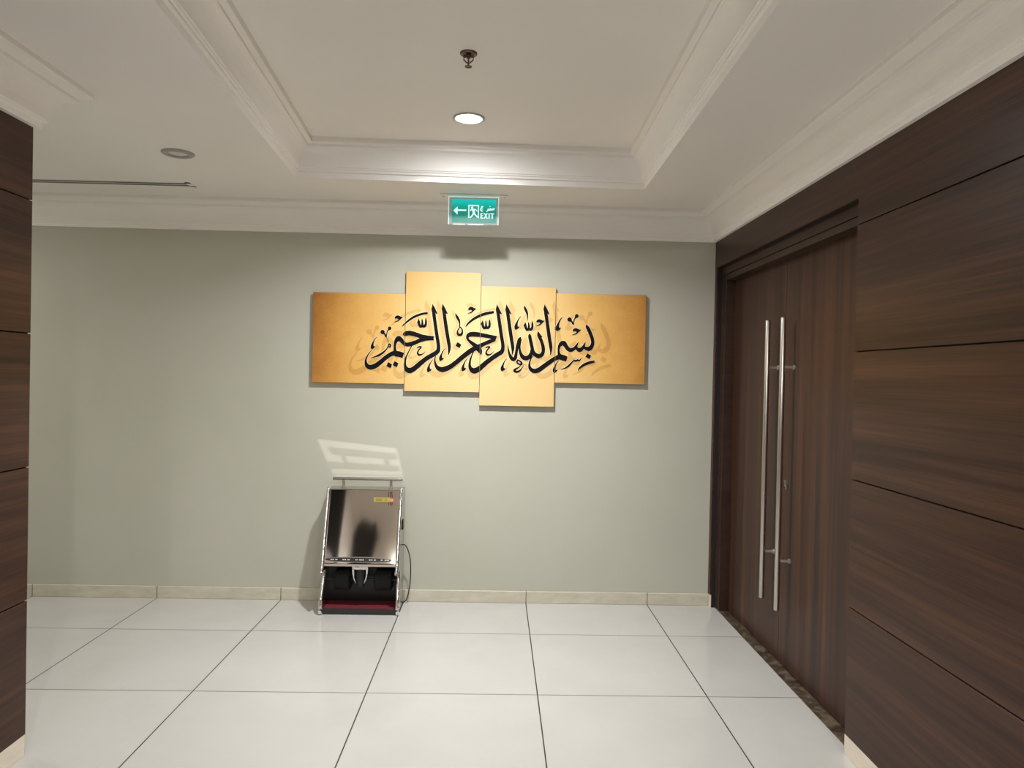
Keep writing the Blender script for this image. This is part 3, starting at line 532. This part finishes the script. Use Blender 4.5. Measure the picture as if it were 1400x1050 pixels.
# ------------------------------------------------------------------ shoe polishing machine
xa, xb = -1.277, -.803
r = thing('shoe_polisher', (-1.04, -.16, 0), 'stainless steel shoe polishing machine with red tray standing against the back wall', 'shoe polisher')
side = [(-.03, .0), (-.285, .0), (-.293, .02), (-.286, .09), (-.262, .155), (-.236, .205), (-.222, .262), (-.292, .262), (-.300, .275), (-.152, .742), (-.138, .754), (-.03, .754)]
for x in (xa, xb):
    bm = bmesh.new(); s_ = 1 if x < -1 else -1
    prism(bm, side, 'x', x, x+s_*.012); link('side_panel', bm, M_SHEET, r, bevel=.002)
    bm = bmesh.new()
    xm = x+s_*.008
    up = crom([(xm, -.125, .754), (xm, -.148, .752), (xm, -.158, .735), (xm, -.23, .51), (xm, -.302, .280), (xm, -.300, .262), (xm, -.285, .258)], 5)
    tube(bm, up, .0125, 12)
    lo = crom([(xm-s_*.002, -.224, .262), (xm-s_*.003, -.240, .205), (xm-s_*.004, -.266, .155), (xm-s_*.006, -.291, .09), (xm-s_*.008, -.298, .03), (xm-s_*.008, -.294, .011)], 5)
    tube(bm, lo, .0125, 12)
    link('edge_trim', bm, M_CHROME, r, smooth=True)
# top plate and back
bm = bmesh.new(); box(bm, xa+.012, xb-.012, -.150, -.03, .744, .754); link('top_plate', bm, M_SHEET, r, bevel=.002)
bm = bmesh.new(); box(bm, xa+.012, xb-.012, -.042, -.03, .0, .744); box(bm, xa+.012, xb-.012, -.118, -.110, .03, .42); link('back_panel', bm, M_BLACK, r)
# front mirror panel
FY0, FZ0, FY1, FZ1 = -.292, .300, -.150, .748
def fp(u, v, off=0.0):   # u 0..1 across, v 0..1 up the front panel
    n = Vector((0, -(FZ1-FZ0), (FY1-FY0)*1.0)).normalized(); n = Vector((0, -abs(n.y), abs(n.z)))
    P = Vector((xa+.012+(xb-xa-.024)*u, FY0+(FY1-FY0)*v, FZ0+(FZ1-FZ0)*v)); return P+n*off
bm = bmesh.new(); N, K = 24, 24
grid = [[bm.verts.new(fp(i/N, j/K, .004*math.sin(math.pi*i/N))) for i in range(N+1)] for j in range(K+1)]
for j in range(K):
    for i in range(N): bm.faces.new((grid[j][i], grid[j][i+1], grid[j+1][i+1], grid[j+1][i]))
bot = [bm.verts.new(fp(i/N, 0, -.012)) for i in range(N+1)]
for i in range(N): bm.faces.new((grid[0][i], bot[i], bot[i+1], grid[0][i+1]))
front = link('front_panel', bm, M_MIRROR, r, smooth=False); front['label'] = 'mirror polished steel front'
for pl in front.data.polygons: pl.use_smooth = True
# flat pieces lying on the front panel
def on_panel(bm, pts, off):
    bm.faces.new([bm.verts.new(fp(u, v, off)) for u, v in pts])
def ell(cu, cv, ru, rv, n=40): return [(cu+ru*math.cos(2*math.pi*i/n), cv+rv*math.sin(2*math.pi*i/n)) for i in range(n)]
bm = bmesh.new()
E1, E2 = ell(.475, .085, .468, .038), ell(.475, .085, .448, .026)
A = [bm.verts.new(fp(u, v, .0062)) for u, v in E1]; B = [bm.verts.new(fp(u, v, .0066)) for u, v in E2]
for i in range(40): bm.faces.new((A[i], A[(i+1) % 40], B[(i+1) % 40], B[i]))
emb = link('oval_rim', bm, M_SHEET, front)
bm = bmesh.new(); on_panel(bm, E2, .0060); ov = link('oval_badge', bm, M_BLACK, front)
for g0, n in ((.10, 6), (.265, 6), (.44, 7), (.625, 6), (.785, 7)):
    bm = bmesh.new()
    for i in range(n):
        u = g0+i*.0165; hgt = .006 if i % 2 else .0085
        if (i+n) % 5 == 4: continue
        on_panel(bm, [(u, .085-hgt*.9), (u+.011, .085-hgt*.9), (u+.011, .085+hgt*.8), (u, .085+hgt*.8)], .0064)
    link('badge_word', bm, M_WHITE, front)
bm = bmesh.new(); on_panel(bm, [(.635, .845), (.865, .845), (.865, .905), (.635, .905)], .0056); link('label_plate', bm, M_GOLD, front)
for a, b in ((.66, .745), (.79, .815)):
    bm = bmesh.new()
    on_panel(bm, [(a, .858), (b, .858), (b, .870), (a, .870)], .0058); on_panel(bm, [(a, .878), (b, .878), (b, .890), (a, .890)], .0058)
    link('label_text', bm, M_GOLDTXT, front)
for i in range(3):
    bm = bmesh.new()
    u = .838+.022*i
    on_panel(bm, [(u, .908), (u+.009, .908), (u-.005, .985), (u-.014, .985)], .0054)
    link('vent_slot', bm, M_SLOT, front); bm = bmesh.new()
    on_panel(bm, [(u+.004, .845), (u+.012, .845), (u+.010, .80), (u+.003, .80)], .0054)
    link('vent_slot', bm, M_SLOT, front)
bm = bmesh.new(); bmesh.ops.create_icosphere(bm, subdivisions=2, radius=.0075, matrix=Matrix.Translation(fp(.885, .872, .006))); link('power_led', bm, M_LED, front, smooth=True)
# handle
bm = bmesh.new(); tube(bm, [(-1.256, -.09, .812), (-.814, -.09, .812)], .0095, 16); link('handle_bar', bm, M_HANDLE, r)
for x in (-1.189, -.885):
    bm = bmesh.new(); lathe(bm, [(0, .0), (.013, .0), (.013, .006), (.0085, .010), (.0085, .05), (0, .05)], (x, -.09, .754), 16); link('handle_post', bm, M_BRUSH, r)
# interior: brushes, shaft, nozzle, tray
bm = bmesh.new(); tube(bm, [(xa+.013, -.165, .185), (xb-.013, -.165, .185)], .008, 12); link('brush_shaft', bm, M_DARK, r)
for x0_, x1_ in ((xa+.06, -1.115), (-.965, xb-.05)):
    bm = bmesh.new(); tube(bm, [(x0_, -.165, .185), (x0_+.008, -.165, .185), (x1_-.008, -.165, .185), (x1_, -.165, .185)], [.052, .066, .066, .052], 28); link('brush_roller', bm, M_BRIST, r)
bm = bmesh.new()
n0, n1 = -1.092, -.994
prism(bm, [(n0, .302), (n1, .302), (n1, .262), (n1-.006, .225), (n1-.022, .185), (n1-.024, .192), (n1-.014, .228), (n1-.012, .272), (n0+.012, .272), (n0+.014, .228), (n0+.024, .192), (n0+.022, .185), (n0+.006, .225), (n0, .262)], 'y', -.262, -.225)
link('nozzle_bracket', bm, M_CHROME, r, bevel=.002)
bm = bmesh.new(); tube(bm, [(-1.043, -.238, .272), (-1.043, -.238, .25), (-1.043, -.236, .19), (-1.043, -.236, .165)], [.030, .031, .031, .024], 20); link('polish_dispenser', bm, M_RUBBER, r, smooth=False)
bm = bmesh.new(); box(bm, xa+.012, xb-.012, -.280, -.05, .008, .030); link('base_tray', bm, M_DARK, r)
bm = bmesh.new(); box(bm, xa+.014, xb-.014, -.276, -.12, .030, .036); link('tray_carpet', bm, M_RED, r)['label'] = 'dark red carpet strip'
bm = bmesh.new(); box(bm, xa+.012, xb-.012, -.288, -.279, .004, .037); tube(bm, [(-1.04, -.288, .022), (-1.04, -.2905, .022)], .004, 10); link('front_strip', bm, M_DARK, r, bevel=.001)
for x in (xa+.05, xb-.05):
    for y in (-.26, -.07):
        bm = bmesh.new(); lathe(bm, [(0, 0), (.014, 0), (.014, .009), (0, .009)], (x, y, 0), 14); link('foot', bm, M_RUBBER, r)
bm = bmesh.new(); box(bm, xb, xb+.007, -.150, -.105, .50, .56); link('side_switch', bm, M_BLACK, r, bevel=.002)
bm = bmesh.new(); tube(bm, crom([(xb-.002, -.10, .392), (xb+.012, -.10, .394), (-.772, -.09, .365), (-.757, -.075, .30), (-.753, -.062, .21), (-.758, -.05, .12), (-.772, -.05, .045), (-.79, -.05, .012), (-.812, -.05, .006)], 6), .0035, 8); link('power_cord', bm, M_RUBBER, r, smooth=True)

# ------------------------------------------------------------------ lights
def area(name, loc, power, rad=.06, col=(1, .985, .95), spread=160):
    l = bpy.data.lights.new(name, 'AREA'); l.shape = 'DISK'; l.size = rad*2; l.energy = power; l.color = col; l.spread = math.radians(spread)
    o = bpy.data.objects.new(name, l); COL.objects.link(o); o.location = loc; return o
area('downlight_lamp', (D1[0], D1[1], HU-.012), 44, .055, (.97, .985, 1.0), 146)
area('downlight_glow', (D1[0], D1[1], HU-.013), 6, .055, (.95, .975, 1.0), 180)
for x, y, z, p_ in ((-.385, -5.3, HU-.012, 60), (.9, -5.6, HC-.012, 50), (-1.2, -6.7, HC-.012, 55), (-4.4, -1.0, HC-.012, 22)):
    area('downlight_lamp', (x, y, z), p_, .06, (1, .985, .965), 180)

# added point lamp, masked to imitate the glint off the polisher's steel top
GP = Vector((-.95, -1.3, 1.15))
l = bpy.data.lights.new('added_glint_lamp', 'POINT'); l.energy = 20; l.shadow_soft_size = .004; l.use_nodes = True
o = bpy.data.objects.new('added_glint_lamp', l); COL.objects.link(o); o.location = GP
nt = l.node_tree; em = [n for n in nt.nodes if n.type == 'EMISSION'][0]
def mk(op, a, b=None):
    x = nt.nodes.new('ShaderNodeMath'); x.operation = op
    for i, v in enumerate((a, b)):
        if v is None: continue
        if isinstance(v, bpy.types.NodeSocket): nt.links.new(v, x.inputs[i])
        else: x.inputs[i].default_value = v
    return x.outputs[0]
tc = nt.nodes.new('ShaderNodeTexCoord'); sx = nt.nodes.new('ShaderNodeSeparateXYZ'); nt.links.new(tc.outputs['Normal'], sx.inputs[0])
# normal direction -> point on the back wall plane
X = mk('ADD', GP.x, mk('MULTIPLY', mk('DIVIDE', sx.outputs[0], sx.outputs[1]), -GP.y))
Z = mk('ADD', GP.z, mk('MULTIPLY', mk('DIVIDE', sx.outputs[2], sx.outputs[1]), -GP.y))
def sstep(v, a, b):
    x = nt.nodes.new('ShaderNodeMapRange'); x.interpolation_type = 'SMOOTHSTEP'
    nt.links.new(v, x.inputs[0]); x.inputs[1].default_value = a; x.inputs[2].default_value = b; return x.outputs[0]
def win(v, a, b, e): return mk('MULTIPLY', sstep(v, a-e, a+e), mk('SUBTRACT', 1.0, sstep(v, b-e, b+e)))
zb_, zt_ = .800, 1.040
# v runs up the patch (its top edge sags to the right), u across it (it leans left going up)
sag = mk('MULTIPLY', mk('SUBTRACT', 0.0, mk('MULTIPLY', mk('ADD', X, 1.36), .10)), 1.0)
V = mk('DIVIDE', mk('SUBTRACT', Z, zb_), mk('ADD', zt_-zb_+.012, sag))
U = mk('DIVIDE', mk('SUBTRACT', X, mk('ADD', -1.265, mk('MULTIPLY', V, -.12))), mk('ADD', .452, mk('MULTIPLY', V, .065)))
quad = mk('MULTIPLY', win(U, 0, 1, .012), win(V, 0.02, 1, .02))
posts = mk('MAXIMUM', win(U, .225, .285, .01), win(U, .79, .86, .01))
gap1 = mk('MULTIPLY', win(V, .25, .44, .012), mk('SUBTRACT', 1.0, win(U, .965, 1.1, .01)))
gap2 = mk('MULTIPLY', win(V, .62, .82, .012), win(U, .10, .975, .01))
gap3 = mk('MULTIPLY', win(V, .085, .125, .015), .8)
pg = mk('MULTIPLY', posts, win(V, .25, .7, .01))
dark = mk('MAXIMUM', mk('MAXIMUM', gap1, gap2), mk('MAXIMUM', gap3, pg))
mask = mk('MULTIPLY', quad, mk('SUBTRACT', 1.0, mk('MULTIPLY', dark, .82)))
nt.links.new(mask, em.inputs['Strength'])

w = bpy.data.worlds.new('world'); sc.world = w; w.use_nodes = True
w.node_tree.nodes['Background'].inputs[0].default_value = (.9, .88, .84, 1); w.node_tree.nodes['Background'].inputs[1].default_value = .05

# ------------------------------------------------------------------ camera
cd = bpy.data.cameras.new('camera'); cam = bpy.data.objects.new('camera', cd); COL.objects.link(cam); sc.camera = cam
cd.sensor_width = 36; cd.sensor_fit = 'HORIZONTAL'; cd.lens = 25.6; cd.clip_start = .02
Rv = Vector((.99957719, -.02069671, .02042294)); Uv = Vector((-.02019216, .0112988, .99973227)); Fv = Vector((.02092192, .99972195, -.01087611))
cam.matrix_world = Matrix(((Rv.x, Uv.x, -Fv.x, -.22008908), (Rv.y, Uv.y, -Fv.y, -4.77534523), (Rv.z, Uv.z, -Fv.z, 1.49030282), (0, 0, 0, 1)))
sc.view_settings.view_transform = 'Standard'; sc.view_settings.look = 'None'; sc.view_settings.exposure = .24
sc.cycles.max_bounces = 10; sc.cycles.diffuse_bounces = 6; sc.cycles.glossy_bounces = 5
sc.cycles.sample_clamp_indirect = 4
